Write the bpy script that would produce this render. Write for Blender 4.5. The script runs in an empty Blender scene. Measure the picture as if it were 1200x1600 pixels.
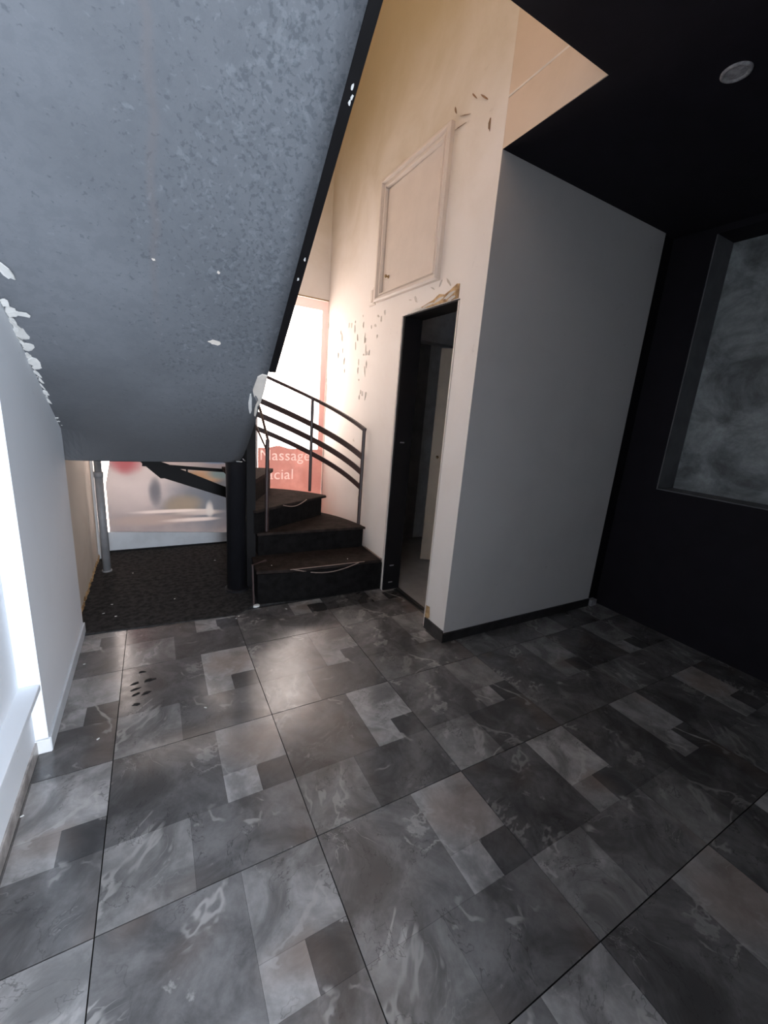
import bpy, bmesh, math, random
from mathutils import Vector, Matrix, noise
random.seed(7)
SC = bpy.context.scene
COL = SC.collection
R_ = math.radians

# ------------------------------------------------------------------ camera
def make_camera():
    a, b, c = -.519773943, -.240748468, .0780829139
    ca, sa = math.cos(a), math.sin(a)
    f = Vector((-sa*math.cos(b), ca*math.cos(b), math.sin(b)))
    r = Vector((ca, sa, 0)); u = r.cross(f)
    r2 = r*math.cos(c) + u*math.sin(c); u2 = -r*math.sin(c) + u*math.cos(c)
    m = Matrix((r2, u2, -f)).transposed().to_4x4()
    m.translation = Vector((-.399876, -1.570074, 1.361965))
    cd = bpy.data.cameras.new('camera'); cd.sensor_fit = 'VERTICAL'; cd.sensor_height = 36
    cd.lens = 637.408/1600*36; cd.clip_start = .02
    o = bpy.data.objects.new('camera', cd); COL.objects.link(o); o.matrix_world = m
    SC.camera = o
make_camera()

# ------------------------------------------------------------------ light
SC.view_settings.view_transform = 'Standard'; SC.view_settings.look = 'None'
SC.view_settings.gamma = 1; SC.view_settings.use_curve_mapping = False
SC.view_settings.exposure = 0.22
w = bpy.data.worlds.new('sky'); SC.world = w; w.use_nodes = True
bg = w.node_tree.nodes['Background']; bg.inputs[0].default_value = (1, .82, .75, 1); bg.inputs[1].default_value = 7.4

def area(name, loc, tgt, sx, sy, col, power, spread=180):
    l = bpy.data.lights.new(name, 'AREA'); l.shape = 'RECTANGLE'; l.size = sx; l.size_y = sy
    l.color = col; l.energy = power; l.spread = R_(spread)
    o = bpy.data.objects.new(name, l); COL.objects.link(o); o.location = loc
    o.rotation_euler = (Vector(tgt)-Vector(loc)).to_track_quat('-Z', 'Y').to_euler()
    return o
area('street_door_daylight', (.36, -3.06, 1.15), (.36, 0, 1.15), 1.7, 2.0, (.83, .90, 1.0), 275)
area('upstairs_warm_fill', (.15, .6, 5.0), (.3, 1.0, 0), 1.2, 1.4, (1.0, .58, .20), 4)  # unseen warm light added above to yellow the upper stair wall

# ------------------------------------------------------------------ helpers
def link(o): COL.objects.link(o); return o
def obj(name, bm, mat=None, parent=None, smooth=False, mats=None):
    me = bpy.data.meshes.new(name)
    bmesh.ops.recalc_face_normals(bm, faces=bm.faces)
    bm.to_mesh(me); bm.free()
    for m in (mats or [mat]): me.materials.append(m)
    if smooth:
        for p in me.polygons: p.use_smooth = True
    o = bpy.data.objects.new(name, me); link(o)
    if parent: o.parent = parent
    return o
def empty(name, loc=(0, 0, 0), rz=0, parent=None):
    o = bpy.data.objects.new(name, None); link(o); o.location = loc; o.rotation_euler.z = rz
    o.empty_display_size = .1
    if parent: o.parent = parent
    return o
def tag(o, label=None, cat=None, group=None, kind=None):
    if label: o['label'] = label
    if cat: o['category'] = cat
    if group: o['group'] = group
    if kind: o['kind'] = kind
    return o
def struct(o, label=None): return tag(o, label, None, None, 'structure')
def BM(): return bmesh.new()
def box(bm, x0, x1, y0, y1, z0, z1, bev=0, mi=0):
    v = [bm.verts.new((x, y, z)) for z in (z0, z1) for (x, y) in ((x0, y0), (x1, y0), (x1, y1), (x0, y1))]
    fs = [bm.faces.new([v[i] for i in f]) for f in ((3, 2, 1, 0), (4, 5, 6, 7), (0, 1, 5, 4), (1, 2, 6, 5), (2, 3, 7, 6), (3, 0, 4, 7))]
    for f in fs: f.material_index = mi
    if bev:
        es = {e for f in fs for e in f.edges}
        bmesh.ops.bevel(bm, geom=list(es), offset=bev, segments=2, affect='EDGES', profile=.5)
    return v
def prism(bm, poly, axis, a0, a1, mi=0):
    """extrude polygon of 2-D points along axis ('x': pts=(y,z); 'y': pts=(x,z); 'z': pts=(x,y))"""
    def P(p, a): return {'x': (a, p[0], p[1]), 'y': (p[0], a, p[1]), 'z': (p[0], p[1], a)}[axis]
    A = [bm.verts.new(P(p, a0)) for p in poly]; B = [bm.verts.new(P(p, a1)) for p in poly]
    n = len(poly)
    fs = [bm.faces.new(A[::-1]), bm.faces.new(B)]
    for i in range(n): fs.append(bm.faces.new((A[i], A[(i+1) % n], B[(i+1) % n], B[i])))
    for f in fs: f.material_index = mi
    return A, B
def tube(bm, pts, r, n=10, sx=1.0, up=Vector((0, 0, 1)), rz=None):
    """swept tube; rz gives a rectangular flat bar (half thickness r, half height rz)"""
    pts = [Vector(p) for p in pts]; rings = []
    for i, p in enumerate(pts):
        d = (pts[min(i+1, len(pts)-1)]-pts[max(i-1, 0)]).normalized()
        u = up if abs(d.dot(up)) < .95 else Vector((1, 0, 0))
        s = d.cross(u).normalized(); t = s.cross(d).normalized()
        if rz: ring = [p+s*a*r+t*b*rz for a, b in ((-1, -1), (1, -1), (1, 1), (-1, 1))]
        else: ring = [p+(s*math.cos(2*math.pi*k/n)+t*math.sin(2*math.pi*k/n))*r for k in range(n)]
        rings.append([bm.verts.new(q) for q in ring])
    m = len(rings[0])
    for A, B in zip(rings, rings[1:]):
        for k in range(m): bm.faces.new((A[k], A[(k+1) % m], B[(k+1) % m], B[k]))
    bm.faces.new(rings[0][::-1]); bm.faces.new(rings[-1])
def sector(bm, K, r0, r1, a0, a1, z0, z1, n=8):
    """ring-sector prism"""
    I = [(K[0]+r0*math.cos(R_(a0+(a1-a0)*i/n)), K[1]+r0*math.sin(R_(a0+(a1-a0)*i/n))) for i in range(n+1)]
    O = [(K[0]+r1*math.cos(R_(a0+(a1-a0)*i/n)), K[1]+r1*math.sin(R_(a0+(a1-a0)*i/n))) for i in range(n+1)]
    prism(bm, O+I[::-1], 'z', z0, z1)
def lathe(bm, prof, c, n=24, axis='z'):
    rings = []
    for r, h in prof:
        ring = []
        for k in range(n):
            a = 2*math.pi*k/n; p = {'z': (r*math.cos(a), r*math.sin(a), h), 'x': (h, r*math.cos(a), r*math.sin(a))}[axis]
            ring.append(bm.verts.new(Vector(c)+Vector(p)))
        rings.append(ring)
    for A, B in zip(rings, rings[1:]):
        for k in range(n): bm.faces.new((A[k], A[(k+1) % n], B[(k+1) % n], B[k]))
    bm.faces.new(rings[0][::-1]); bm.faces.new(rings[-1])
def flake(bm, c, nrm, tan, L, W, th=.002, lift=0., rnd=None, n=9, mi=0):
    """irregular chip: centre c, surface normal, long direction tan; curls away from the surface by lift"""
    rnd = rnd or random
    nrm = Vector(nrm).normalized(); tan = Vector(tan); tan = (tan-nrm*tan.dot(nrm)).normalized(); s = nrm.cross(tan)
    ps = []
    for k in range(n):
        a = 2*math.pi*k/n; q = rnd.uniform(.6, 1.1)
        ps.append((L/2*math.cos(a)*q, W/2*math.sin(a)*q))
    def at(p, h): return Vector(c)+tan*p[0]+s*p[1]+nrm*(h+lift*max(0, p[1]/W+.3)**1.5)
    A = [bm.verts.new(at(p, 0)) for p in ps]; B = [bm.verts.new(at((p[0]*.93, p[1]*.93), th)) for p in ps]
    fs = [bm.faces.new(A[::-1]), bm.faces.new(B)]
    for i in range(n): fs.append(bm.faces.new((A[i], A[(i+1) % n], B[(i+1) % n], B[i])))
    for f in fs: f.material_index = mi
def wx(y): return 1.10+(y-.2)*.0089

# ------------------------------------------------------------------ materials
class NT:
    def __init__(s, name):
        s.m = bpy.data.materials.new(name); s.m.use_nodes = True; s.t = s.m.node_tree
        s.b = s.t.nodes['Principled BSDF']; s.out = s.t.nodes['Material Output']
    def n(s, kind, **kw):
        o = s.t.nodes.new(kind)
        for k, v in kw.items():
            if k in o.inputs: o.inputs[k].default_value = v
            else: setattr(o, k, v)
        return o
    def l(s, a, b): s.t.links.new(a, b)
    def math(s, op, a, b=None, c=None, clamp=False):
        o = s.t.nodes.new('ShaderNodeMath'); o.operation = op; o.use_clamp = clamp
        for i, v in enumerate((a, b, c)):
            if v is None: continue
            if isinstance(v, (int, float)): o.inputs[i].default_value = v
            else: s.l(v, o.inputs[i])
        return o.outputs[0]
    def noise(s, co, scale, detail=3, rough=.5, dist=0):
        o = s.n('ShaderNodeTexNoise'); o.inputs['Scale'].default_value = scale; o.inputs['Detail'].default_value = detail
        o.inputs['Roughness'].default_value = rough; o.inputs['Distortion'].default_value = dist
        s.l(co, o.inputs['Vector']); return o.outputs[0]
    def ramp(s, fac, *st):
        o = s.n('ShaderNodeMapRange'); o.interpolation_type = 'SMOOTHSTEP'
        for i, v in enumerate(st): o.inputs[i+1].default_value = v
        s.l(fac, o.inputs[0]); return o.outputs[0]
    def mix(s, fac, a, b):
        o = s.n('ShaderNodeMix', data_type='RGBA')
        for i, v in ((0, fac), (6, a), (7, b)):
            if isinstance(v, (int, float)): o.inputs[i].default_value = v
            elif isinstance(v, tuple): o.inputs[i].default_value = (*v, 1)
            else: s.l(v, o.inputs[i])
        return o.outputs[2]
    def bump(s, h, strength=.2, dist=.005):
        o = s.n('ShaderNodeBump'); o.inputs['Strength'].default_value = strength; o.inputs['Distance'].default_value = dist
        s.l(h, o.inputs['Height']); s.l(o.outputs[0], s.b.inputs['Normal'])
    def co(s, w='Object'): return s.n('ShaderNodeTexCoord').outputs[w]
    def sep(s, c):
        o = s.n('ShaderNodeSeparateXYZ'); s.l(c, o.inputs[0]); return o.outputs
    def sub(s, c, v):
        o = s.n('ShaderNodeVectorMath', operation='SUBTRACT'); s.l(c, o.inputs[0]); o.inputs[1].default_value = v; return o.outputs[0]

def simple(name, col, rough=.6, metal=0, spec=.4, var=.12, scale=8, bstr=.15, bscale=60, dark=None):
    t = NT(name); c = t.co()
    f = t.noise(c, scale, 5, .6)
    d = dark or tuple(v*(1-var*2) for v in col)
    t.l(t.mix(t.ramp(f, .3, .7, 0, 1), d, col), t.b.inputs['Base Color'])
    t.b.inputs['Roughness'].default_value = rough; t.b.inputs['Metallic'].default_value = metal
    t.b.inputs['Specular IOR Level'].default_value = spec
    if bstr: t.bump(t.noise(c, bscale, 3), bstr, .002)
    return t.m

def stone_mat(name, base, vein=.55, veincol=(.36, .35, .34)):
    t = NT(name); c0 = t.co()
    at = t.n('ShaderNodeAttribute', attribute_type='OBJECT', attribute_name='print_number')
    cmb = t.n('ShaderNodeCombineXYZ'); t.l(at.outputs['Fac'], cmb.inputs[2]); t.l(at.outputs['Fac'], cmb.inputs[0])
    add = t.n('ShaderNodeVectorMath', operation='ADD'); t.l(c0, add.inputs[0]); t.l(cmb.outputs[0], add.inputs[1]); c = add.outputs[0]
    rnd = t.n('ShaderNodeObjectInfo').outputs['Random']
    n1 = t.noise(c, 5.5, 7, .62, .6); n2 = t.noise(c, 26, 6, .65, .3); n3 = t.noise(c, 2.3, 2, .5)
    lo = tuple(v*.58 for v in base); hi = tuple(v*1.5 for v in base)
    col = t.mix(t.ramp(n1, .34, .66, 0, 1), lo, hi)
    col = t.mix(t.ramp(n2, .35, .7, 0, .45), col, tuple(v*.7 for v in base))
    warm = tuple(a*b for a, b in zip(base, (1.35, 1.02, .82)))
    col = t.mix(t.ramp(n3, .52, .66, 0, .4), col, warm)
    # thin pale veins where a warped noise crosses its mean, kept only in patches
    nv = t.noise(c, 2.2, 5, .58, .5)
    band = t.ramp(t.math('ABSOLUTE', t.math('SUBTRACT', nv, .5)), .003, .016, 1, 0)
    patch = t.ramp(t.noise(c, 4.3, 3, .5), .50, .56, 0, 1)
    v1 = t.math('MULTIPLY', band, patch)
    nv2 = t.noise(c, 5.5, 4, .6, .8); band2 = t.ramp(t.math('ABSOLUTE', t.math('SUBTRACT', nv2, .46)), .002, .010, .5, 0)
    v1 = t.math('MAXIMUM', v1, t.math('MULTIPLY', band2, t.ramp(t.noise(c, 3.1, 3, .5, .2), .56, .62, 0, 1)))
    blot = t.ramp(t.noise(c, 8, 6, .62, .4), .63, .69, 0, .85)
    v = t.math('MULTIPLY', t.math('MAXIMUM', v1, blot), vein)
    col = t.mix(v, col, veincol)
    crack = t.math('MULTIPLY', t.ramp(t.math('ABSOLUTE', t.math('SUBTRACT', t.noise(c, 4.1, 5, .6, .5), .47)), .0, .006, .55, 0), t.ramp(n3, .48, .55, 1, 0))
    col = t.mix(crack, col, tuple(v*.3 for v in base))
    hsv = t.n('ShaderNodeHueSaturation'); t.l(col, hsv.inputs['Color']); t.l(t.ramp(rnd, 0, 1, .78, 1.22), hsv.inputs['Value'])
    t.l(hsv.outputs[0], t.b.inputs['Base Color'])
    t.l(t.ramp(n2, .3, .7, .15, .24), t.b.inputs['Roughness'])
    t.b.inputs['Specular IOR Level'].default_value = .85
    t.bump(t.math('ADD', n1, t.math('MULTIPLY', n2, .35)), .2, .003)
    return t.m

M = {}
M['stone_dark'] = stone_mat('dark_slate', (.105, .102, .103), .5)
M['stone_deep'] = stone_mat('deep_slate', (.068, .067, .069), .8)
M['stone_mid'] = stone_mat('mid_slate', (.165, .161, .160), .5)
M['stone_light'] = stone_mat('pale_slate', (.225, .220, .220), .55)
M['grout'] = simple('dark_grout', (.014, .013, .013), .9, bstr=0)
M['slab'] = simple('screed', (.03, .03, .03), .9, bstr=0)

def white_wall(name, col, patch, rough=.7, ps=2.2, upper_tint=None):
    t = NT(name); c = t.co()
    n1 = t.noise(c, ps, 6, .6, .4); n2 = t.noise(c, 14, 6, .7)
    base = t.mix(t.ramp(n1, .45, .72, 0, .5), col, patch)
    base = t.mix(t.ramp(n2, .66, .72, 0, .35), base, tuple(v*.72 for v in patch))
    if upper_tint: base = t.mix(t.ramp(t.math('ADD', t.sep(c)[2], t.math('MULTIPLY', n1, .8)), 2.75, 4.2, 0, 1), base, upper_tint)  # wall colour turns towards tan with height
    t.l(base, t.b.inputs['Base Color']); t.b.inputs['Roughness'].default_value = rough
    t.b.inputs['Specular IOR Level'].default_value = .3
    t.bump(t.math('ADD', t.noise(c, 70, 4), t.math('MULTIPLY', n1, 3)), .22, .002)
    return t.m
M['cream'] = white_wall('cream_wall_paint', (.82, .765, .71), (.77, .70, .635), upper_tint=(.47, .39, .24))
M['left_white'] = white_wall('white_wall_paint', (.83, .865, .91), (.78, .81, .85))
M['left_cream'] = white_wall('grubby_cream_paint', (.66, .60, .52), (.48, .40, .31))
M['fascia'] = white_wall('tan_fascia_paint', (.70, .56, .44), (.62, .49, .37), upper_tint=(.47, .37, .24))
M['reveal'] = simple('dull_grey_reveal', (.16, .16, .165), .8)
M['flake'] = simple('chipped_white_paint', (.75, .75, .73), .7, bstr=.3)
M['flake_cream'] = simple('chipped_cream_paint', (.76, .70, .63), .7, var=.1, bstr=.3)
M['ochre'] = simple('exposed_ochre_plaster', (.62, .42, .22), .85, dark=(.22, .12, .05), scale=22, bstr=.8, bscale=40)
M['crack'] = simple('brown_plaster_crack_shade', (.30, .20, .13), .9, bstr=.3)  # brown darkened for the shade inside thin plaster cracks
M['grey_wall'] = white_wall('grey_wall_paint', (.66, .625, .60), (.60, .57, .55), .75)
M['black_paint'] = simple('black_wall_paint', (.010, .008, .011), .75, spec=.2, bstr=.1)
M['black_ceiling'] = simple('black_ceiling_paint', (.0115, .0095, .0135), .8, spec=.2, bstr=.2)
M['black_metal'] = simple('black_metal', (.007, .0065, .0075), .6, .0, .2, bstr=.1)
M['column_paint'] = simple('charcoal_column_paint', (.013, .013, .016), .42, .0, .35, bstr=.15, bscale=25)
M['carpet'] = simple('charcoal_carpet', (.052, .050, .050), .98, spec=.1, var=.3, scale=30, bstr=1, bscale=260)
M['stair_carpet'] = simple('worn_stair_carpet', (.036, .027, .024), .95, spec=.12, var=.25, scale=16, bstr=1, bscale=220)
M['riser'] = simple('dark_riser', (.010, .009, .009), .9, spec=.12, var=.3, scale=20, bstr=.6, bscale=160)
M['rail'] = simple('dark_brown_rail_paint', (.045, .024, .023), .4, .0, .5, bstr=.05)
M['pipe'] = simple('grey_pipe', (.26, .26, .27), .5, bstr=.05)
M['board'] = simple('white_painted_board', (.62, .66, .70), .6, bstr=.1, var=.06)
M['white_frame'] = simple('white_frame_paint', (.72, .73, .74), .5, bstr=.05, var=.05)
M['marble'] = simple('veined_marble_skirting', (.50, .47, .45), .35, dark=(.20, .18, .17), scale=18, bstr=.1)
M['dark_skirting'] = simple('dark_stone_skirting', (.040, .038, .038), .45, dark=(.018, .017, .017), scale=12, bstr=.1)
M['inner_floor'] = simple('smooth_grey_floor', (.40, .39, .38), .6, var=.08, bstr=.05)
M['inner_wall'] = simple('dim_grey_wall', (.66, .66, .67), .8, bstr=.1)
M['inner_door'] = simple('beige_door_paint', (.66, .56, .44), .5, var=.05, bstr=.05)
M['brass'] = simple('dull_brass', (.35, .24, .12), .4, .8, bstr=0)
M['hatch'] = simple('cream_hatch_paint', (.70, .62, .55), .45, var=.03, bstr=.05)
M['tan'] = white_wall('tan_wall_paint', (.50, .38, .24), (.42, .32, .2))
M['nosing'] = simple('frayed_carpet_backing', (.34, .25, .21), .8, bstr=.3)
M['spot'] = simple('dusty_light_trim', (.42, .40, .40), .5, dark=(.2, .19, .19), scale=60, bstr=.3)
M['mud'] = simple('dried_mud', (.012, .011, .011), .8, bstr=.3)

def m_soffit():
    t = NT('mottled_blue_grey_coating'); c = t.co(); x, y, z = t.sep(c)
    n1 = t.noise(c, 1.6, 4, .5); n2 = t.noise(c, 72, 3, .55, .3); n3 = t.noise(c, 9, 4, .55)
    base = t.mix(t.ramp(n1, .35, .65, 0, 1), (.136, .147, .164), (.164, .177, .197))
    # blistered dark pits, dense towards the right-hand edge of the panel
    dens = t.math('ADD', t.ramp(x, -.75, -.15, -.105, .02), t.math('MULTIPLY', t.math('SUBTRACT', n3, .5), .35))
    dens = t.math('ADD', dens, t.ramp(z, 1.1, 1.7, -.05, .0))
    spots = t.ramp(t.math('ADD', n2, dens), .54, .64, 0, .50)
    base = t.mix(spots, base, (.068, .080, .095))
    base = t.mix(t.ramp(t.noise(c, 26, 4, .65, .3), .42, .62, 0, .22), base, (.10, .112, .13))
    lt = t.ramp(t.math('ADD', t.noise(c, 48, 3, .5, .5), dens), .57, .68, 0, .30)
    base = t.mix(lt, base, (.25, .275, .30))
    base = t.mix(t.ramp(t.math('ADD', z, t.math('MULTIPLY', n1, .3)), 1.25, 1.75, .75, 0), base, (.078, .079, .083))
    # one long brownish drip seam
    d = t.math('ABSOLUTE', t.math('SUBTRACT', t.math('ADD', x, t.math('MULTIPLY', t.math('SUBTRACT', t.noise(c, 5, 2), .5), .05)), -.475))
    seam = t.math('MULTIPLY', t.ramp(d, .0, .02, .32, 0), t.ramp(z, 1.5, 1.85, 0, 1))
    base = t.mix(seam, base, (.17, .15, .15))
    t.l(base, t.b.inputs['Base Color']); t.b.inputs['Roughness'].default_value = .5
    t.b.inputs['Specular IOR Level'].default_value = .3
    t.bump(n2, .35, .003); return t.m
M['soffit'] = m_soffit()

def m_niche():
    t = NT('cloudy_grey_render'); c = t.co()
    n1 = t.noise(c, 3.2, 8, .65, .5); n2 = t.noise(c, 14, 6, .7)
    b = t.mix(t.ramp(n1, .35, .65, 0, 1), (.09, .095, .095), (.34, .36, .36))
    b = t.mix(t.ramp(n2, .4, .65, 0, .5), b, (.17, .18, .18))
    t.l(b, t.b.inputs['Base Color']); t.b.inputs['Roughness'].default_value = .7; t.bump(n2, .4, .004); return t.m
M['niche'] = m_niche()

def m_film(name, kind):
    t = NT(name); c = t.co(); x, y, z = t.sep(c)
    if kind == 'pink':
        n = t.noise(c, 4, 5, .6)
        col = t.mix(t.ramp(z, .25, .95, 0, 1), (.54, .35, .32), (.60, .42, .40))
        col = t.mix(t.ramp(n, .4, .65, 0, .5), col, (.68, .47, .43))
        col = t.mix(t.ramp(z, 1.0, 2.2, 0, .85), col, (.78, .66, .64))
    elif kind == 'letter': col = t.mix(.5, (.74, .60, .58), (.78, .64, .62))
    else:
        def blob(px, pz, rx, rz):
            a = t.math('POWER', t.math('DIVIDE', t.math('SUBTRACT', x, px), rx), 2)
            b = t.math('POWER', t.math('DIVIDE', t.math('SUBTRACT', z, pz), rz), 2)
            return t.ramp(t.math('ADD', t.math('ADD', a, b), t.math('MULTIPLY', t.math('SUBTRACT', n, .5), 1.2)), .0, 1.6, 1, 0)
        n = t.noise(c, 5, 4, .55)
        col = t.mix(t.ramp(n, .3, .7, 0, 1), (.33, .31, .32), (0.374, 0.355, 0.361))
        col = t.mix(blob(-.55, .66, .5, .32), col, (0.490, 0.464, 0.464))
        col = t.mix(blob(-.63, .80, .12, .12), col, (0.413, 0.193, 0.206))
        col = t.mix(blob(.12, .42, .48, .28), col, (0.219, 0.239, 0.271))
        col = t.mix(blob(-.20, .40, .16, .10), col, (0.335, 0.303, 0.264))
        col = t.mix(blob(-.06, .32, .22, .028), col, (0.464, 0.445, 0.439))
        col = t.mix(blob(-.45, .27, .36, .05), col, (0.400, 0.361, 0.348))
        col = t.mix(blob(-.03, .66, .18, .07), col, (0.426, 0.335, 0.258))
        col = t.mix(blob(.16, .68, .16, .05), col, (0.245, 0.297, 0.310))
        col = t.mix(blob(-.42, .52, .05, .12), col, (.24, .24, .26))
        col = t.mix(blob(.02, .35, .035, .08), col, (.50, .50, .50))
        col = t.mix(blob(-.30, .345, .30, .016), col, (.56, .53, .52))
        col = t.mix(blob(-.12, .255, .24, .02), col, (.56, .53, .52))
        col = t.mix(blob(.1, .84, .22, .06), col, (0.123, 0.252, 0.400))
    t.b.inputs['Roughness'].default_value = .5
    t.l(col, t.b.inputs['Base Color'])
    tr = t.n('ShaderNodeBsdfTranslucent'); t.l(col, tr.inputs[0])
    mx = t.n('ShaderNodeMixShader'); mx.inputs[0].default_value = .5
    t.l(t.b.outputs[0], mx.inputs[1]); t.l(tr.outputs[0], mx.inputs[2]); t.l(mx.outputs[0], t.out.inputs[0])
    return t.m
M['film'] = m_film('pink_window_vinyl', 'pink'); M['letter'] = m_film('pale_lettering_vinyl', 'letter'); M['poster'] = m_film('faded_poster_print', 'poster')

def m_glass():
    t = NT('clear_glass'); tr = t.n('ShaderNodeBsdfTransparent'); gl = t.n('ShaderNodeBsdfGlossy'); gl.inputs['Roughness'].default_value = .03
    tr.inputs[0].default_value = (.95, .97, .97, 1)
    mx = t.n('ShaderNodeMixShader'); mx.inputs[0].default_value = .06
    t.l(tr.outputs[0], mx.inputs[1]); t.l(gl.outputs[0], mx.inputs[2]); t.l(mx.outputs[0], t.out.inputs[0]); return t.m
M['glass'] = m_glass()

# ------------------------------------------------------------------ setting: shell
b = BM(); box(b, -1.1, 2.9, -3.6, 2.6, -.16, -.012)
floor = struct(obj('floor', b, M['slab']), 'floor of square slate-print tiles, six dark and pale stones each')
b = BM(); box(b, 1.24, 2.6, .34, 2.3, -.012, 0); struct(obj('trim_2', b, M['inner_floor'], floor), 'smooth pale grey floor of the small room')

# tiles
LAY = [(0, .6, 0, .6, 'stone_dark'), (.6, 1, 0, .4, 'stone_light'), (.6, .8, .4, .6, 'stone_light'),
       (.8, 1, .4, .6, 'stone_deep'), (0, .4, .6, 1, 'stone_mid'), (.4, 1, .6, 1, 'stone_dark')]
REG = [(-.845, 1.10, -1.86, .15), (-.809, 1.10, .15, 1.022), (1.10, 2.645, -1.86, .205), (1.10, 1.236, .43, .985)]
S = .6; cache = {}
def clipped(bm, x0, x1, y0, y1, z0, z1, ox, oy):
    k = 0
    for (a, bb, c, d) in REG:
        X0, X1, Y0, Y1 = max(x0, a), min(x1, bb), max(y0, c), min(y1, d)
        if X1-X0 > .004 and Y1-Y0 > .004:
            box(bm, X0-ox, X1-ox, Y0-oy, Y1-oy, z0, z1); k += 1
    return k
tr_ = random.Random(11)
tile_at = {}
for u in range(-2, 5):
    for v in range(-2, 4):
        ox, oy = u*S, -(v+1)*S
        if u >= 2 and v < -1: continue
        if v == 3 and u < 0: continue
        bm = BM(); k = clipped(bm, ox+.0015, ox+S-.0015, oy+.0015, oy+S-.0015, -.012, -.0035, ox, oy)
        if not k: bm.free(); continue
        full = -.845 < ox and ox+S < 1.10 and -1.86 < oy and oy+S < (1.022 if ox > -.809 else .15)
        full = full or (ox >= 1.10 and ox+S < 2.645 and oy+S <= .205 and oy > -1.86)
        if full and 'tile' in cache:
            bm.free(); t = link(bpy.data.objects.new('tile', cache['tile']))
        else:
            t = obj('tile', bm, M['grout'])
            if full: cache['tile'] = t.data
        t.parent = floor; t.location = (ox, oy, 0); tile_at[(u, v)] = t
        pn = tr_.choice((0., 3.7, 7.9, 12.3))
        for i, (a, bb, c, d, mn) in enumerate(LAY):
            g = .0003
            x0 = ox+a*S+(.0016 if a == 0 else g); x1 = ox+bb*S-(.0016 if bb == 1 else g)
            y1 = oy+S-c*S-(.0016 if c == 0 else g); y0 = oy+S-d*S+(.0016 if d == 1 else g)
            if full and i in cache: s = link(bpy.data.objects.new('stone', cache[i]))
            else:
                bm = BM(); k = clipped(bm, x0, x1, y0, y1, -.0035, 0, ox, oy)
                if not k: bm.free(); continue
                s = obj('stone', bm, M[mn])
                if full: cache[i] = s.data
            s.parent = t; s['print_number'] = pn; s.location.z = tr_.uniform(-.0004, 0)
# rest of the shop floor behind the camera
b = BM(); box(b, -.86, 2.645, -3.5, -1.865, -.012, -.0005); tag(obj('floor_finish', b, M['stone_dark'], floor), None)

# dried mud prints on one tile
tm = tile_at.get((-1, -1)); rr = random.Random(3)
for (x, y) in ((-.515, .547), (-.489, .466), (-.543, .462), (-.538, .415), (-.538, .375), (-.496, .368), (-.47, .463), (-.532, .30)):
    b = BM(); flake(b, (x-tm.location.x, y-tm.location.y, .0002), (0, 0, 1), (1, rr.uniform(-.6, .6), 0), .045, .02, .0012, 0, rr); obj('mud_print', b, M['mud'], tm)

# stair-bay carpet
b = BM(); prism(b, [(-.853, 1.045), (-.797, 1.036), (-.5, 1.01), (.01, .970), (.12, 1.055), (1.105, 1.03), (1.112, 2.44), (-.853, 2.44)], 'z', -.012, .006)
tag(obj('carpet', b, M['carpet']), 'charcoal carpet covering the floor beneath the staircase', 'carpet')

# inner wall (white, with doorway), built as a grid of blocks round the opening
def wall_grid(ys, zs, holes, x_off=0, th=.13):
    bm = BM()
    for i in range(len(ys)-1):
        for j in range(len(zs)-1):
            if (i, j) in holes: continue
            y0, y1 = ys[i], ys[i+1]
            prism(bm, [(wx(y0)+x_off, y0), (wx(y1)+x_off, y1), (wx(y1)+th, y1), (wx(y0)+th, y0)], 'z', zs[j], zs[j+1])
    bmesh.ops.remove_doubles(bm, verts=bm.verts, dist=.0001)
    return bm
DY0, DY1, DZ = .400, 1.005, 1.995
bm = wall_grid([.2005, DY0, DY1, 2.45], [-.012, DZ, 5.2], {(1, 0)})
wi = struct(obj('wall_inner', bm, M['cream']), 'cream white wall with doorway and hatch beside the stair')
bm = wall_grid([-.33, .2], [2.6, 5.2], set(), 0, .10); 
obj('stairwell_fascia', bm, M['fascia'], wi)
b = BM(); box(b, 1.097, 1.101, -.33, .2, 2.80, 2.808); obj('plaster_crack_ridge', b, M['flake_cream'], wi)

# grey block face + return
b = BM(); prism(b, [(1.0998, .1985), (2.52, .1985), (2.52, .33), (1.20, .33), (1.20, .2003), (1.0998, .2003)], 'z', -.012, 2.6); struct(obj('wall_front', b, M['grey_wall']), 'flat grey wall facing the room right of the doorway')
b = BM(); box(b, 2.52, 2.9, .215, .34, -.012, 2.6); struct(obj('wall_corner', b, M['black_paint']), 'black painted return at the far right corner')
# black right-hand wall with deep niche
b = BM()
ny0, ny1, nz0, nz1 = -1.55, -.035, .98, 2.56
for (y0, y1, z0, z1) in ((-3.6, ny0, -.012, 2.6), (ny1, .215, -.012, 2.6), (ny0, ny1, -.012, nz0), (ny0, ny1, nz1, 2.6)):
    box(b, 2.65, 2.95, y0, y1, z0, z1)
wr = struct(obj('wall_right', b, M['black_paint']), 'black painted wall on the right with a recessed niche')
b = BM(); box(b, 2.86, 2.94, ny0, ny1, nz0, nz1); obj('niche_back', b, M['niche'], wr)
b = BM(); box(b, 2.655, 2.86, ny1-.006, ny1, nz0, nz1)
box(b, 2.655, 2.86, ny0, ny1-.006, nz0, nz0+.006); obj('niche_reveal', b, M['reveal'], wr)
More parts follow.
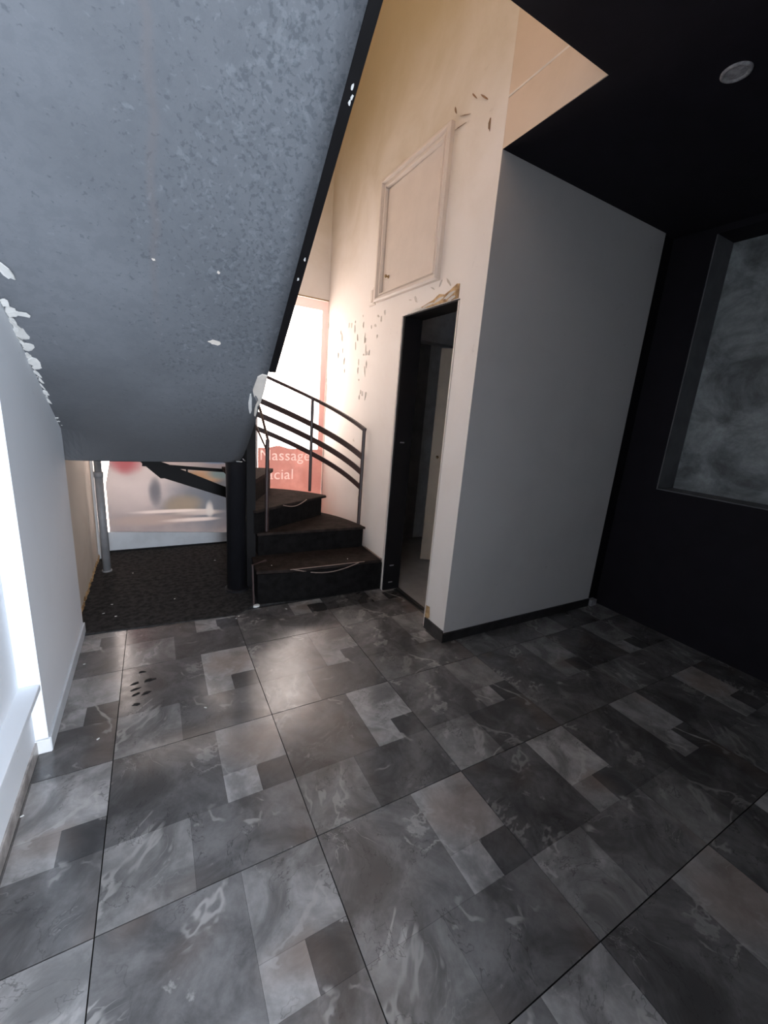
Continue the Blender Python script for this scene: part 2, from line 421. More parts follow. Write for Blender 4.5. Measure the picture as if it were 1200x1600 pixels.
# dark ceiling with stairwell opening
b = BM()
box(b, 1.1005, 2.95, -3.6, .1985, 2.5995, 2.8); box(b, 1.21, 2.95, .1985, .34, 2.5995, 2.8); box(b, .11, 1.10, -3.6, -.33, 2.6, 2.8); box(b, -1.1, .11, -3.6, -.98, 2.6, 2.8)
struct(obj('ceiling', b, M['black_ceiling']), 'near-black ceiling cut away over the stair')
b = BM(); box(b, -1.1, 1.24, -2.0, 2.6, 5.2, 5.3); struct(obj('trim_1', b, M['tan']), 'upstairs ceiling far above the stairwell')
# left walls
b = BM(); box(b, -1.1, -.853, 1.07, 2.6, -.012, 5.2); wl = struct(obj('wall_left', b, M['left_cream']), 'grubby cream wall under the stair')
b = BM(); box(b, -1.1, -.813, .15, 1.07, -.012, 5.2, 0); pier = struct(obj('wall_left_pier', b, M['left_white']), 'white wall pier supporting the stair on the left')
b = BM(); box(b, -1.1, -.876, -1.95, .15, .27, 2.6); box(b, -1.1, -.852, -1.95, .15, -.012, .27)
box(b, -1.1, -.876, -2.1, .15, 2.6, 5.2)
wn = struct(obj('wall_left_bay', b, M['left_white']), 'white wall above the low sill at the far left')
b = BM(); box(b, -.95, -.815, -1.949, .149, .270, .294, .003); struct(obj('trim_3', b, M['left_white']), 'narrow white sill board along the left wall')
b = BM(); box(b, -.852, -.846, -1.949, .148, 0, .055); struct(obj('baseboard_left', b, M['marble']), 'chipped marble skirting below the sill board')
b = BM(); box(b, -.813, -.803, .142, 1.07, 0, .062, .002); struct(obj('baseboard_pier', b, M['board']), 'pale skirting along the foot of the white pier')
b = BM(); box(b, -.872, -.805, .139, .149, 0, .058, .002); struct(obj('baseboard_pier_end', b, M['white_frame']), 'white skirting block on the end of the pier')
# skirtings on the right
b = BM(); box(b, 1.088, 2.52, .188, .2, 0, .062, .002); struct(obj('baseboard_front', b, M['dark_skirting']), 'dark stone skirting under the grey wall')
b = BM(); box(b, 2.535, 2.60, .175, .2145, 0, .05, .002); struct(obj('baseboard_corner', b, M['spot']), 'short pale skirting offcut in the right corner')
b = BM(); prism(b, [(1.089, .2), (1.0995, .2), (1.1012, .392), (1.091, .392)], 'z', 0, .075); struct(obj('baseboard_inner', b, M['dark_skirting']), 'dark stone skirting between doorway and grey wall')
# unseen wall behind the camera; narrow opening and black paint limit the front light
b = BM(); box(b, .05, 2.95, -2.10, -1.95, -.012, 2.6); box(b, -1.1, .05, -2.10, -1.95, 2.2, 2.6); box(b, -1.1, -.84, -2.10, -1.95, -.012, 2.2)
struct(obj('wall_near', b, M['black_paint']), 'unseen wall behind the viewer, its opening shaped to limit the front light')
b = BM(); box(b, -1.3, -1.15, -3.3, -2.1, -.012, 2.4); box(b, 1.3, 1.45, -3.3, -2.1, -.012, 2.4); box(b, -1.3, 1.45, -3.3, -2.1, 2.4, 2.5)
struct(obj('wall_light_block', b, M['black_paint']), 'added dark box behind the viewer, blocking stray sky light')  # dark box added to keep sky light out around the front lamp
w2 = struct(empty('light_backing', (.10, -3.12, 1.2)), 'added white panel and frame behind the front area light')
b = BM(); box(b, -1.25, 1.25, -.02, -.012, -1.2, 1.2); obj('backing_panel', b, M['board'], w2)  # unseen backing added behind the front area light
for (x0, x1, z0, z1) in ((-1.25, -1.15, -1.2, 1.2), (1.15, 1.25, -1.2, 1.2), (-1.15, 1.15, -1.2, -1.1), (-1.15, 1.15, 1.1, 1.2)):
    b = BM(); box(b, x0, x1, -.012, .04, z0, z1, .004); obj('backing_frame', b, M['white_frame'], w2)
b = BM(); box(b, -1.1, 1.24, -2.1, -2.0, 2.8, 5.2); struct(obj('wall_upstairs', b, M['tan']), 'upstairs wall around the stairwell')

# ------------------------------------------------------------------ back wall + window
b = BM()
box(b, -1.1, 1.25, 2.45, 2.6, 2.345, 5.2)                      # above the window
box(b, 1.118, 1.25, 2.45, 2.6, -.012, 2.345)                   # right of it
box(b, -1.1, 1.118, 2.47, 2.6, -.012, .05)
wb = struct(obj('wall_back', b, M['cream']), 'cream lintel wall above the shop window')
b = BM(); box(b, -1.1, 1.118, 2.447, 2.452, 2.335, 2.345); obj('shadow_gap_strip', b, M['brass'], wb)
win = struct(empty('window_1', (0, 2.47, 0)), 'backlit shop window behind the staircase')
def wpart(name, mat, *bx, bev=0):
    bm = BM()
    for q in bx: box(bm, q[0], q[1], q[2]-2.47, q[3]-2.47, q[4], q[5], bev)
    return obj(name, bm, mat, win)
wpart('glass_pane', M['glass'], (-.87, .42, 2.485, 2.491, .05, 2.345))
wpart('glass_pane', M['glass'], (.46, 1.118, 2.485, 2.491, .05, 2.345))
wpart('mullion', M['white_frame'], (.42, .46, 2.47, 2.50, .05, 2.345))
wpart('side_jamb', M['white_frame'], (-.853, -.835, 2.30, 2.50, .0, 2.345))
b = BM()
for (x0, z0) in ((-.80, .178),): 
    prism(b, [(-.853, .02), (.42, .012), (1.1, .012), (1.1, .07), (.181, .112), (-.775, .187), (-.853, .19)], 'y', -.025, .012)
obj('bottom_board', b, M['board'], win)
b = BM(); box(b, -.85, 1.1, 2.44, 2.449, .0, .022); obj('carpet_shadow_strip', b, M['black_metal'], wb)  # black strip drawn in for the shadow at the carpet's back edge
# poster
b = BM(); prism(b, [(-.777, .17), (.415, .085), (.415, 1.6), (-.70, 1.6), (-.715, .9), (-.777, .60)], 'y', 2.462, 2.464)
tag(obj('window_poster', b, M['poster']), 'faded translucent poster with pink and blue-grey figures on the window', 'poster')
# pink vinyl with clear middle
film = empty('window_vinyl', (0, 2.465, 0)); tag(film, 'pink vinyl sign around the bright window pane, lettered Massage Facial', 'sign')
top = [(.462, .935)]
for i in range(1, 15):
    x = .462+(1.10-.462)*i/15
    top.append((x, .935+.022*math.exp(-((x-.66)/.09)**2)-.012*(x-.46)+.004*math.sin(x*31)))
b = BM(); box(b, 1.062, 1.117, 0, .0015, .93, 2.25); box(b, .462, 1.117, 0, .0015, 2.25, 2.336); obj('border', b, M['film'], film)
def text_splines(txt, x, z, size=.150):
    """outlines of the word as closed point loops in window coordinates"""
    cu = bpy.data.curves.new('lettering', 'FONT'); cu.body = txt; cu.size = size; cu.offset = .004; cu.space_character = 1.04; cu.fill_mode = 'NONE'; cu.resolution_u = 4
    o = bpy.data.objects.new('t', cu); link(o); bpy.context.view_layer.update()
    me = bpy.data.meshes.new_from_object(o.evaluated_get(bpy.context.evaluated_depsgraph_get())); bpy.data.objects.remove(o)
    adj = {}
    for e in me.edges:
        a, c = e.vertices; adj.setdefault(a, []).append(c); adj.setdefault(c, []).append(a)
    seen = set(); loops = []
    for v in adj:
        if v in seen: continue
        lp = [v]; seen.add(v)
        while True:
            nx = [k for k in adj[lp[-1]] if k not in seen]
            if not nx: break
            lp.append(nx[0]); seen.add(nx[0])
        loops.append([(me.vertices[k].co.x+x, me.vertices[k].co.y+z) for k in lp])
    return loops
def flat(name, loops, mat, y, th):
    cu = bpy.data.curves.new(name, 'CURVE'); cu.dimensions = '2D'; cu.fill_mode = 'BOTH'; cu.extrude = th/2
    for lp in loops:
        sp_ = cu.splines.new('POLY'); sp_.points.add(len(lp)-1); sp_.use_cyclic_u = True
        for p, q in zip(sp_.points, lp): p.co = (q[0], q[1], 0, 1)
    o = bpy.data.objects.new('t', cu); link(o); bpy.context.view_layer.update()
    me = bpy.data.meshes.new_from_object(o.evaluated_get(bpy.context.evaluated_depsgraph_get())); bpy.data.objects.remove(o)
    me.materials.clear(); me.materials.append(mat)
    r_ = bpy.data.objects.new(name, me); link(r_); r_.parent = film; r_.location = (0, y, 0); r_.rotation_euler.x = math.pi/2
    return r_
def letters(*words):
    allw = []
    for txt, x, z in words:
        lp = text_splines(txt, x, z); allw += lp
        l = flat('lettering', lp, M['letter'], .0008, .001); l['label'] = 'pale lettering reading ' + txt
    outer = [(.462, .07), (1.117, .07), (1.117, .93)]+top[::-1]
    flat('lower_panel', [outer]+allw, M['film'], .0008, .0014)
letters(('Massage', .475, .815), ('Facial', .475, .625))

# ------------------------------------------------------------------ door openings
d1 = struct(empty('door_1', (1.11, .70, 0)), 'doorway with black lining in the cream wall')
def rel(bx): return (bx[0]-1.11, bx[1]-1.11, bx[2]-.70, bx[3]-.70, bx[4], bx[5])
b = BM(); box(b, *rel((1.108, 1.25, .985, 1.0045, 0, DZ)), .002); j = obj('jamb', b, M['black_metal'], d1); j['label'] = 'black jamb'
for z in (.06, .20, 1.15):
    b = BM(); box(b, *rel((1.15, 1.185, .9825, .985, z, z+.008))); obj('hinge_mark', b, M['pipe'], j)
b = BM(); box(b, *rel((1.1045, 1.25, .402, .985, DZ-.009, DZ-.0005)), .001); h = obj('head', b, M['black_metal'], d1); h['label'] = 'black head lining'
b = BM(); box(b, *rel((1.098, 1.25, .4005, .412, 0, DZ-.009)), .002); jr = obj('jamb', b, M['hatch'], d1); jr['label'] = 'cream painted jamb'
b = BM(); box(b, *rel((1.099, 1.108, 1.0045, 1.018, 0, DZ)), .002); e = obj('edge_strip', b, M['hatch'], d1)
b = BM(); box(b, *rel((1.225, 1.25, .43, .985, 0, .006)), .001); obj('threshold', b, M['dark_skirting'], d1)

# small room behind
b = BM(); box(b, 1.245, 2.6, 2.12, 2.3, 0, 2.4); rb = struct(obj('wall_inner_back', b, M['inner_wall']), 'dim grey rear wall of the small room')
b = BM(); box(b, 2.45, 2.6, .33, 2.12, 0, 2.4); struct(obj('wall_inner_side', b, M['inner_wall']), 'dim grey side wall of the small room')
b = BM(); box(b, 1.24, 2.6, .33, 2.3, 2.4, 2.5); struct(obj('ceiling_inner', b, M['inner_wall']), 'low ceiling of the small room')
b = BM(); box(b, 1.28, 2.45, 2.0, 2.12, 2.06, 2.4); obj('lintel', b, M['inner_wall'], rb)
b = BM(); box(b, 1.80, 2.1, 2.105, 2.12, 0, 2.05); box(b, 1.25, 1.80, 2.09, 2.12, 0, .06); obj('dark_recess', b, M['pipe'], rb)
d2 = struct(empty('door_2', (1.78, 1.47, 0), math.atan2(-.55, .83)), 'beige inner door leaf standing ajar')
b = BM(); box(b, 0, .62, -.0, .038, .012, 1.925, .002); obj('door_leaf', b, M['inner_door'], d2)
b = BM(); lathe(b, [(.02, 0), (.02, .006), (.009, .01), (.009, .03), (.02, .036), (.022, .05), (.012, .058)], (0, 0, 0), 16, 'z'); k = obj('door_knob', b, M['brass'], d2, True)
k.rotation_euler.x = math.pi/2; k.location = (.06, 0, 1.0); k.scale = (.55, .55, .7)

# ------------------------------------------------------------------ peeling plaster on the cream wall
rr = random.Random(21)
N = (-1, 0, 0)
def wflake(bm, y, z, L, W, ang, lift=.006, th=.0015, mi=0):
    flake(bm, (wx(y)-.0005, y, z), N, (0, math.cos(ang), math.sin(ang)), L, W, th, lift, rr, mi=mi)
b = BM()
for i in range(34):                                            # long vertical blisters left of the doorway
    y = rr.gauss(1.56, .08) if i % 3 else rr.gauss(1.95, .12); z = rr.uniform(1.45, 2.1)
    wflake(b, y, z, rr.uniform(.015, .09), rr.uniform(.005, .014), math.pi/2+rr.uniform(-.25, .25), rr.uniform(.003, .01))
for (y, z) in ((1.38, 2.05), (1.33, 2.02), (1.28, 2.06), (1.42, 1.99), (1.53, .62), (1.48, .68), (1.70, 1.1)):
    wflake(b, y, z, .05, .016, rr.uniform(.4, 2.2), .008)
o = tag(obj('blistered_paint', b, M['flake_cream'], wi), None, None, None, 'stuff')
for (y, z, L, W, a) in ((.617, 2.954, .05, .022, 1.2), (.524, 2.889, .10, .02, .35), (.378, 2.892, .10, .022, .7), (.313, 2.749, .07, .02, 1.5), (.56, 2.856, .10, .012, .1), (.463, 2.941, .07, .015, .8),
                        (.52, 2.10, .07, .025, .8), (.60, 2.11, .06, .02, 2.2), (.68, 2.10, .06, .02, .5), (.86, 2.07, .07, .03, .9), (.93, 2.08, .04, .015, .3)):
    b = BM(); wflake(b, y, z, L, W*.38, a, .010, .002); obj('paint_chip', b, M['crack'] if z > 2.7 else M['flake_cream'], wi)
# exposed ochre plaster and raw edge over the doorway
b = BM()
pts = [(.415, 1.998), (.72, 1.998), (.80, 2.008), (.72, 2.022), (.66, 2.03), (.60, 2.052), (.545, 2.04), (.50, 2.052), (.44, 2.075), (.415, 2.07)]
prism(b, pts, 'x', 1.0985, 1.1035); obj('exposed_plaster', b, M['ochre'], wi)
for (y, z, L, W, a) in ((.60, 2.02, .14, .022, 2.95), (.50, 2.025, .12, .02, 2.9), (.70, 2.008, .16, .016, 3.05), (.85, 2.0, .20, .014, 3.1), (.47, 2.006, .08, .014, 2.9)):
    b = BM(); wflake(b, y, z, L, W, a, .012, .004); obj('plaster_lump', b, M['flake_cream'], wi)
b = BM(); flake(b, (1.0985, .375, .115), N, (0, .1, 1), .13, .07, .001, 0, rr); obj('rust_stain', b, M['ochre'], wi)
# crumbling plaster down the corner beside the window
b = BM()
for i in range(22):
    z = rr.uniform(.35, 2.2); flake(b, (1.1165, 2.435+rr.uniform(-.01, .008), z), N, (0, .1, 1), rr.uniform(.03, .1), .014, .003, .006, rr)
tag(obj('crumbling_edge', b, M['flake_cream'], wi), None, None, None, 'stuff')

# ------------------------------------------------------------------ hatch
hx = wx(1.0)
ht = empty('wall_hatch', (hx, 1.01, 2.13)); tag(ht, 'cream painted cupboard hatch set high in the wall above the doorway', 'hatch')
def rail_bm(p0, p1, q1, q0):
    """mitred moulding between outer edge p0-p1 and inner edge q0-q1 (y,z points)"""
    bm = BM(); prof = [(0, 0), (0, .028), (.18, .038), (.38, .038), (.46, .018), (.72, .018), (.82, .030), (.95, .030), (1, .012), (1, 0)]
    A, B = [], []
    for f, h in prof:
        a = (p0[0]+(q0[0]-p0[0])*f, p0[1]+(q0[1]-p0[1])*f); c = (p1[0]+(q1[0]-p1[0])*f, p1[1]+(q1[1]-p1[1])*f)
        A.append(bm.verts.new((-h-(a[0]+1.01-1.0)*0, a[0], a[1]))); B.append(bm.verts.new((-h, c[0], c[1])))
    n = len(prof); bm.faces.new(A); bm.faces.new(B[::-1])
    for i in range(n): bm.faces.new((A[i], B[i], B[(i+1) % n], A[(i+1) % n]))
    return bm
O = [(-.395, 0), (.400, .015), (.400, .795), (-.395, .775)]; I = [(-.335, .055), (.325, .06), (.325, .725), (-.335, .715)]
for k in range(4): obj('frame_rail', rail_bm(O[k], O[(k+1) % 4], I[(k+1) % 4], I[k]), M['hatch'], ht)
b = BM(); box(b, -.007, .002, -.331, .321, .064, .715, .0015); obj('hatch_door', b, M['hatch'], ht)
for z in (.56, .245):
    b = BM(); tube(b, [(-.012, -.318, z-.028), (-.012, -.318, z+.028)], .005, 8); obj('hinge', b, M['brass'], ht)
b = BM(); lathe(b, [(.011, 0), (.011, -.003), (.005, -.006), (.005, -.016), (.011, -.020), (.009, -.028), (.003, -.030)], (-.007, .238, .155), 14, 'x'); obj('knob', b, M['brass'], ht, True)
b = BM(); box(b, -.014, .0, -.043, -.018, 0, .11, .002); box(b, -.009, 0, .0, .03, .015, .10, .002); box(b, -.006, 0, -.045, .05, -.012, .0, .002)
o = obj('cable_cover', b, M['hatch']); o.location = (wx(1.49), 1.49, 2.15); tag(o, 'small cream cable cover on the wall left of the hatch corner', 'cover')

# ------------------------------------------------------------------ staircase
K = (.105, 1.30); RO = .975
st = empty('spiral_staircase', (K[0], K[1], 0)); tag(st, 'dark carpeted winding staircase with black steel stringers and grey mottled underside', 'staircase')
def P(bm, name, mat, smooth=False, parent=None):
    bmesh.ops.translate(bm, verts=bm.verts, vec=(-K[0], -K[1], 0)); return obj(name, bm, mat, parent or st, smooth)
def ring_pt(a, z, r=RO): return (K[0]+r*math.cos(R_(a)), K[1]+r*math.sin(R_(a)), z)
# column with collar
b = BM(); lathe(b, [(.066, -.0), (.066, 4.6)], (.079, 1.372, .006), 28); col = P(b, 'newel_column', M['column_paint'], False)
for f in col.data.polygons: f.use_smooth = len(f.vertices) == 4
b = BM(); lathe(b, [(.085, 0), (.085, .012), (.07, .016)], (.079, 1.372, .006), 28); P(b, 'base_flange', M['column_paint'])
b = BM(); box(b, .150, .214, 1.37, 1.43, .006, 1.32, .003); P(b, 'inner_stringer', M['black_metal'])
def tread_strip(pts_front, pts_back, z, mat_t, name='tread'):
    pass
# step 1: wide straight step against the wall
def soft(bm, off=.012, seg=3):
    es = [e for e in bm.edges if abs(e.verts[0].co.z-e.verts[1].co.z) < 1e-5 and e.verts[0].co.z > max(v.co.z for v in bm.verts)-1e-4]
    bmesh.ops.bevel(bm, geom=es, offset=off, segments=seg, affect='EDGES', profile=.5)
b = BM(); prism(b, [(.165, 1.07), (.40, 1.035), (.7, 1.02), (1.100, 1.022), (1.112, 1.40), (.19, 1.40)], 'z', .006, .222); P(b, 'riser', M['riser'])
b = BM(); prism(b, [(.160, 1.085), (.40, 1.045), (.7, 1.033), (1.098, 1.030), (1.108, 1.44), (.19, 1.44)], 'z', .222, .243); soft(b, .008); P(b, 'tread', M['stair_carpet'])
# step 2
r2 = [(.235, 1.385)]+[(1.085, 1.352)]+[(K[0]+.955*math.cos(R_(a)), K[1]+.955*math.sin(R_(a))) for a in (6, 12, 18, 24, 30, 36, 42)]+[(.235, 1.55)]
b = BM(); prism(b, r2, 'z', .243, .402); P(b, 'riser', M['riser'])
t2 = [(.225, 1.372)]+[(1.098, 1.338)]+[(K[0]+.975*math.cos(R_(a)), K[1]+.975*math.sin(R_(a))) for a in (6, 12, 18, 24, 30, 36, 42)]+[(.225, 1.55)]
b = BM(); prism(b, t2, 'z', .402, .422); soft(b, .008); P(b, 'tread', M['stair_carpet'])
# step 3
def radial(a0, a1, z0, z1, r1, nose=0, n=8):
    bm = BM(); d = Vector((math.sin(R_(a0)), -math.cos(R_(a0))))*nose
    i0 = Vector((K[0]+.12*math.cos(R_(a0)), K[1]+.12*math.sin(R_(a0)))); o0 = Vector((K[0]+r1*math.cos(R_(a0)), K[1]+r1*math.sin(R_(a0))))
    pts = [tuple(i0+d), tuple(o0+d)]+[(K[0]+r1*math.cos(R_(a0+(a1-a0)*i/n)), K[1]+r1*math.sin(R_(a0+(a1-a0)*i/n))) for i in range(0 if nose else 1, n+1)]+[(K[0]+.12*math.cos(R_(a1)), K[1]+.12*math.sin(R_(a1)))]
    prism(bm, pts, 'z', z0, z1); return bm
P(radial(32, 64, .422, .582, .90), 'riser', M['riser'])
b = radial(31, 66, .582, .602, .93, .012); soft(b, .008); P(b, 'tread', M['stair_carpet'])
# step 4: open winder, a plate on a frame
b = BM(); sector(b, K, .12, .88, 64, 68, .602, .755, 2); P(b, 'riser', M['riser'])
b = radial(64, 90, .752, .782, .952, .01); P(b, 'tread', M['stair_carpet'])
b = radial(90, 122, .932, .962, .945, .01); P(b, 'tread', M['stair_carpet'])
b = radial(122, 180, 1.112, 1.142, .93, .01); P(b, 'tread', M['stair_carpet'])
# outer stringer plates (kinked)
b = BM(); prism(b, [(.60, .33), (.153, .498), (-.346, .685), (-.374, .685), (-.508, .818), (-.56, .87), (-.335, .812), (.153, .592), (.60, .44)], 'y', 2.235, 2.25); P(b, 'outer_stringer', M['black_metal'])
b = BM(); box(b, -.182, -.168, 2.232, 2.246, .70, .77); P(b, 'tread_bracket', M['black_metal'])
b = BM(); tube(b, [(-.50, 2.242, .80), (.20, 2.242, .742)], .006, rz=.014); P(b, 'tread_edge_angle', M['black_metal'])
# straight upper flight: mottled underside panel and side stringers
def on_slope(y): return .99+(1.05-y)*(.625/.746)
ylow, yhigh = 1.05, -1.75
b = BM()
th = .05
def left_pt(y):
    if y <= .3: return y, on_slope(y)
    if y <= .86: f = (y-.3)/.56; return .305+f*.785, 1.615-f*.458
    f = (y-.86)/.19; return 1.09+.006*f, 1.157-f*.167
rows = [yhigh, -1.0, -.4, 0, .3, .42, .54, .66, .76, .86, .92, .98, 1.02, 1.045, 1.05]
right_x = {.86: .073, .92: .070, .98: .064, 1.02: .055, 1.045: .040, 1.05: .022}
NX = 22; G0, G1 = [], []
for y in rows:
    ly, lz = left_pt(y); xr = right_x.get(y, .078); xl = -.845 if y < 1.05 else -.80
    a, c = [], []
    for k in range(NX+1):
        f = (k/NX)**1.6; x = xl+(xr-xl)*f
        w_ = max(0, 1-(x+.845)/.40)**2 if y > .3 else 0
        yy = y+(ly-y)*w_; zz = on_slope(y)+(lz-on_slope(y))*w_
        a.append(b.verts.new((x, yy, zz))); c.append(b.verts.new((x, yy+.028, zz+th)))
    G0.append(a); G1.append(c)
for i in range(len(rows)-1):
    for k in range(NX):
        b.faces.new((G0[i][k], G0[i][k+1], G0[i+1][k+1], G0[i+1][k])); b.faces.new((G1[i][k], G1[i+1][k], G1[i+1][k+1], G1[i][k+1]))
    b.faces.new((G0[i][0], G0[i+1][0], G1[i+1][0], G1[i][0])); b.faces.new((G0[i][NX], G1[i][NX], G1[i+1][NX], G0[i+1][NX]))
for k in range(NX):
    b.faces.new((G0[0][k], G1[0][k], G1[0][k+1], G0[0][k+1])); b.faces.new((G0[-1][k], G0[-1][k+1], G1[-1][k+1], G1[-1][k]))
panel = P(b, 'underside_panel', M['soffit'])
for f_ in panel.data.polygons: f_.use_smooth = abs(f_.normal.z) > .5 and f_.normal.z < 0
panel['label'] = 'mottled blue-grey underside panel'
b = BM(); s1 = yhigh
prism(b, [(.44, on_slope(.44)-.002), (s1, on_slope(s1)-.006), (s1, on_slope(s1)+.30), (.44, on_slope(.44)+.30)], 'x', .0785, .110)
prism(b, [(.44, on_slope(.44)+.052), (.44, on_slope(.44)+.30), (1.05, on_slope(1.05)+.30), (1.05, on_slope(1.05)+.052)], 'x', .036, .066); P(b, 'side_stringer', M['black_metal'])
for i in range(13):
    y = 1.28-i*.215; z = 1.322+i*.18
    b = BM(); box(b, -.81, .10, y-.24, y, z-.03, z); P(b, 'tread', M['stair_carpet'])
# screws / white specks on the stringer underside
for (y, dx) in ((-.37, .012), (-.345, .016), (-.355, .018), (.0, .014), (.06, .010)):
    b = BM(); flake(b, (.082+dx, y, on_slope(y)-.009), (0, -.64, -.768), (0, .768, -.64), .016, .008, .001, 0, rr); P(b, 'paint_fleck', M['flake'])
# loose carpet edges
def bow(p0, p1, sag, z, sagz):
    pts = []
    for i in range(13):
        f = i/12; s = math.sin(math.pi*f)
        pts.append((p0[0]+(p1[0]-p0[0])*f, p0[1]+(p1[1]-p0[1])*f-sag*s, z-sagz*s))
    return pts
b = BM(); tube(b, bow((.40, 1.045), (.90, 1.022), .012, .244, .045), .002, rz=.003); P(b, 'frayed_carpet_edge', M['nosing'])
b = BM(); tube(b, bow((.38, 1.04), (.95, 1.026), .0, .2455, .0), .0025, rz=.0018); P(b, 'frayed_carpet_edge', M['nosing'])
b = BM(); tube(b, bow((.44, 1.465), (.68, 1.625), -.0, .604, .03), .002, rz=.003); P(b, 'frayed_carpet_edge', M['nosing'])
b = BM(); tube(b, [(1.094, 1.03, .245), (1.098, 1.2, .246), (1.10, 1.335, .247)], .004, rz=.004); P(b, 'frayed_carpet_edge', M['nosing'])
# steel angle bracket at the left end of step 1
b = BM(); tube(b, [(.137, 1.06, .01), (.130, 1.07, .30), (.225, 1.09, .315)], .005, rz=.005); P(b, 'angle_bracket', M['rail'])
# outer railing
rail = empty('outer_railing', (0, 0, 0), 0, st)
def topz(a): return 1.215+(a-9)*.0062
def rp(bm, name, mat=M['rail']): 
    bmesh.ops.translate(bm, verts=bm.verts, vec=(-K[0], -K[1], 0)); return obj(name, bm, mat, rail)
RR = .985
for off, rz, rx in ((0, .013, .013), (-.225, .024, .004), (-.352, .024, .004), (-.478, .021, .004)):
    a0 = 7.5
    pts = [ring_pt(a0+(112-a0)*i/40, topz(a0+(112-a0)*i/40)+off, RR) for i in range(41)]
    b = BM(); tube(b, pts, rx, rz=rz); rp(b, 'handrail' if off == 0 else 'rail_bar')
for a, zb in ((7.8, .42), (43, .602), (80, .782)):
    p = ring_pt(a, 0, RR-.004); b = BM(); tube(b, [(p[0], p[1], zb), (p[0], p[1], topz(a)+.008)], .0145, 8); rp(b, 'post')
# inner newel post and rising rail
inn = empty('inner_railing', (0, 0, 0), 0, st)
def ip(bm, name):
    bmesh.ops.translate(bm, verts=bm.verts, vec=(-K[0], -K[1], 0)); return obj(name, bm, M['rail'], inn)
b = BM(); tube(b, [(.302, 1.41, .243), (.304, 1.41, 1.105)], .014, 10); ip(b, 'newel_post')
b = BM(); tube(b, [(.306, 1.405, 1.10), (.29, 1.56, 1.29), (.262, 1.66, 1.42), (.20, 1.72, 1.55)], .010, 8); ip(b, 'handrail')
b = BM(); tube(b, [(.304, 1.415, 1.02), (.262, 1.56, 1.17), (.20, 1.62, 1.3)], .007, 8); ip(b, 'rail_bar')
# chipped plaster down the lower end of the underside
SN = (0, -.642, -.767); ST = (0, .767, -.642)
def sfl(name, x, y, L, W, ang, mat, lift=.01, th=.004):
    b = BM(); t = Vector(ST)*math.cos(ang)+Vector((1, 0, 0))*math.sin(ang)
    flake(b, (x, y, on_slope(y)-.0005), SN, t, L, W, th, lift, rr, 11); P(b, name, mat)
b = BM(); og = [(.034, .47), (.052, .455), (.076, .458), (.080, .53), (.078, .60), (.068, .63), (.060, .60), (.052, .57), (.040, .575), (.026, .54), (.030, .50)]
A = [b.verts.new((x, y, on_slope(y)-.006)) for x, y in og]; B = [b.verts.new((x, y, on_slope(y)+.001)) for x, y in og]
b.faces.new(A); b.faces.new(B[::-1])
for i in range(len(og)): b.faces.new((A[i], B[i], B[(i+1) % len(og)], A[(i+1) % len(og)]))
P(b, 'torn_paint', M['flake_cream'])
sfl('torn_paint', .030, .625, .19, .020, .12, M['flake'], .004)
sfl('torn_paint', .064, .655, .15, .014, .05, M['flake_cream'], .004)
sfl('torn_paint', .052, .585, .05, .016, .3, M['pipe'], .012)
sfl('torn_paint', .045, 1.035, .05, .014, 1.4, M['flake'], .012)
sfl('torn_paint', .070, 1.02, .03, .010, .6, M['flake'], .015)
sfl('bare_patch', -.166, .342, .028, .05, 0, M['flake_cream'], 0, .002)
sfl('bare_patch', -.178, .10, .012, .012, 0, M['flake_cream'], 0, .002)
sfl('bare_patch', -.374, .103, .010, .012, 0, M['flake_cream'], 0, .002)
sfl('bare_patch', -.765, .335, .02, .06, 0, M['flake'], .01, .003)
sfl('bare_patch', -.775, .21, .08, .035, .4, M['flake'], .012, .004)
# ragged filler where underside meets the white pier
b = BM()
for i in range(60):
    f = i/59; yb = .30+.52*f; y, z = left_pt(yb)
    if rr.random() < .18 and i < 50: continue
    wd = rr.uniform(.008, .030)*(1+.6*(math.sin(i*.9) > .3))
    flake(b, (-.812+wd*.4, y+rr.uniform(-.01, .01), z-.004-wd*.1), (.35, -.6, -.72), (rr.uniform(-.2, .7), .86, -.50), rr.uniform(.02, .065), wd, .004, .007, rr)
for (x, yb) in ((-.785, .80), (-.775, .825), (-.78, .845), (-.795, .78)):
    y, z = left_pt(yb); flake(b, (x, y-.02, z-.004), (.2, -.6, -.72), (1, .1, .05), .06, .018, .005, .012, rr)
for i in range(4):
    y, z = left_pt(.84+.012*i); flake(b, (-.79+.004*i, y-.02, z-.01), (.2, -.6, -.72), (.4, .2, -.8), .05, .012, .005, .01, rr)
tag(obj('ragged_filler', b, M['flake'], pier), None, None, None, 'stuff')
# crumbling lower edge of the cream wall under the stair
b = BM()
for i in range(30):
    y = 1.09+i*.045; flake(b, (-.851, y, .02+rr.uniform(0, .02)), (1, 0, .2), (0, 1, 0), rr.uniform(.04, .09), .03, .004, .004, rr)
tag(obj('crumbling_edge', b, M['ochre'], wl), None, None, None, 'stuff')
for (y, z) in ((-.02, .235), (.02, .25), (-.05, .20), (.0, .215), (.05, .262)):
    b = BM(); flake(b, (-.8515, y, z), (1, 0, 0), (0, .6, 1), .05, .025, .004, .006, rr); obj('paint_chip', b, M['flake'], wn)

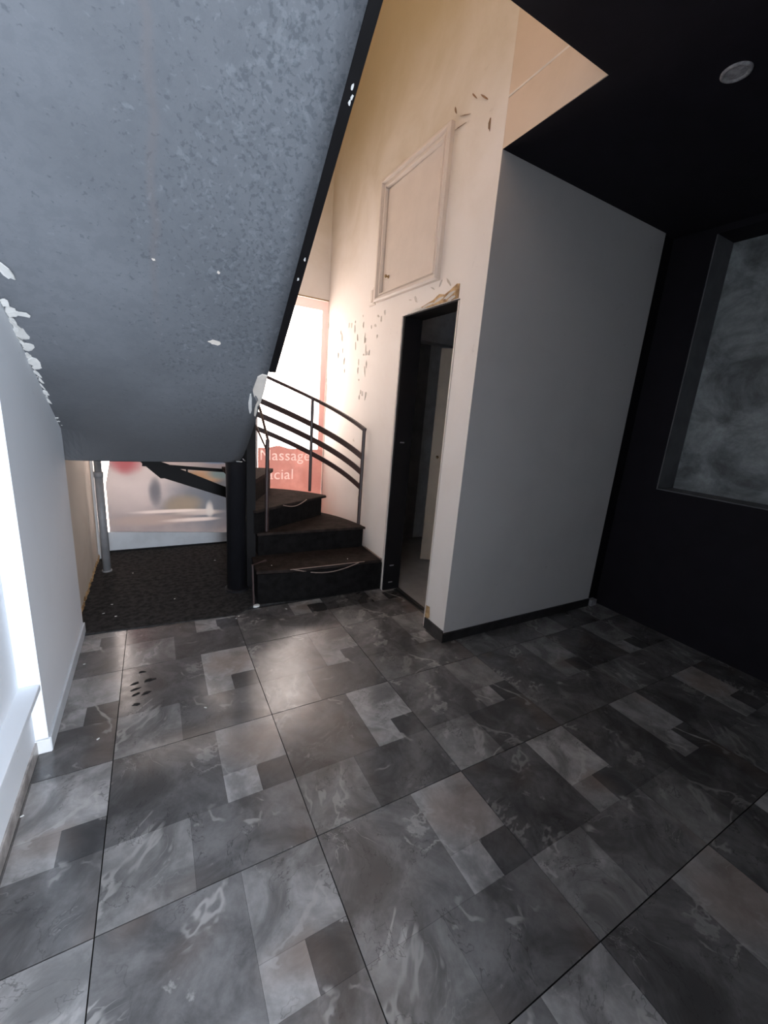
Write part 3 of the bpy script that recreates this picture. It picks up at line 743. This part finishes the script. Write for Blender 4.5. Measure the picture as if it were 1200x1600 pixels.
# ------------------------------------------------------------------ pipe
pp = empty('drain_pipe', (-.772, 2.0, .006)); tag(pp, 'grey upright pipe standing on the carpet in front of the poster', 'pipe')
def ppo(prof, name, n=20):
    b = BM(); lathe(b, prof, (0, 0, 0), n); o = obj(name, b, M['pipe'], pp)
    for f in o.data.polygons: f.use_smooth = len(f.vertices) == 4
ppo([(.027, 0), (.027, .77)], 'lower_pipe'); ppo([(.023, .77), (.023, 1.9)], 'upper_pipe'); ppo([(.030, .735), (.030, .775)], 'coupling'); ppo([(.033, 0), (.033, .012)], 'foot_collar')

# ------------------------------------------------------------------ ceiling spotlight
sp = empty('recessed_spotlight', (1.435, -.586, 2.6)); tag(sp, 'small round unlit recessed spotlight in the black ceiling', 'ceiling light')
b = BM(); n = 32
pr = [(.046, 0), (.046, -.005), (.040, -.008), (.033, -.006), (.031, .0)]
rings = [[b.verts.new((r*math.cos(2*math.pi*k/n), r*math.sin(2*math.pi*k/n), h)) for k in range(n)] for r, h in pr]
for A, B in zip(rings, rings[1:]):
    for k in range(n): b.faces.new((A[k], A[(k+1) % n], B[(k+1) % n], B[k]))
obj('trim_ring', b, M['spot'], sp, True)
b = BM(); lathe(b, [(.031, -.0005), (.031, -.003), (.012, -.005)], (0, 0, 0), 24); obj('lamp_lens', b, M['spot'], sp)

# ------------------------------------------------------------------ little paint flakes lying about
rr = random.Random(5)
def chips(pts, z, label, group):
    for (x, y) in pts:
        b = BM(); flake(b, (0, 0, 0), (0, 0, 1), (1, rr.uniform(-1, 1), 0), rr.uniform(.010, .018), rr.uniform(.006, .010), .002, 0, rr, 6)
        o = obj('paint_flake', b, M['flake']); o.location = (x, y, z); tag(o, label, 'paint flake', group)
chips([(-.668, 1.20), (-.735, 1.265), (-.699, 1.38), (-.336, 1.337), (.0, 2.0), (-.60, 1.9)], .0062, 'tiny white paint flake lying on the charcoal carpet', 'paint flakes on the carpet')
chips([(-.771, .722), (-.838, -.131), (-.66, .139), (.02, .955), (.0, .93), (.33, .945), (-.26, .16)], .0003, 'tiny white paint flake lying on the slate tiles', 'paint flakes on the tiles')
chips([(.28, 1.16), (.85, 1.12)], .2435, 'tiny white paint flake on the lowest carpeted stair', 'paint flakes on the stair')
b = BM(); flake(b, (0, 0, 0), (0, 0, 1), (1, .2, 0), .05, .03, .012, .004, rr, 8); o = obj('plaster_crumb', b, M['flake']); o.location = (.148, 1.045, .0002)
tag(o, 'small pale plaster crumb beside the column foot and lowest stair', 'plaster crumb')
bpy.context.view_layer.update()
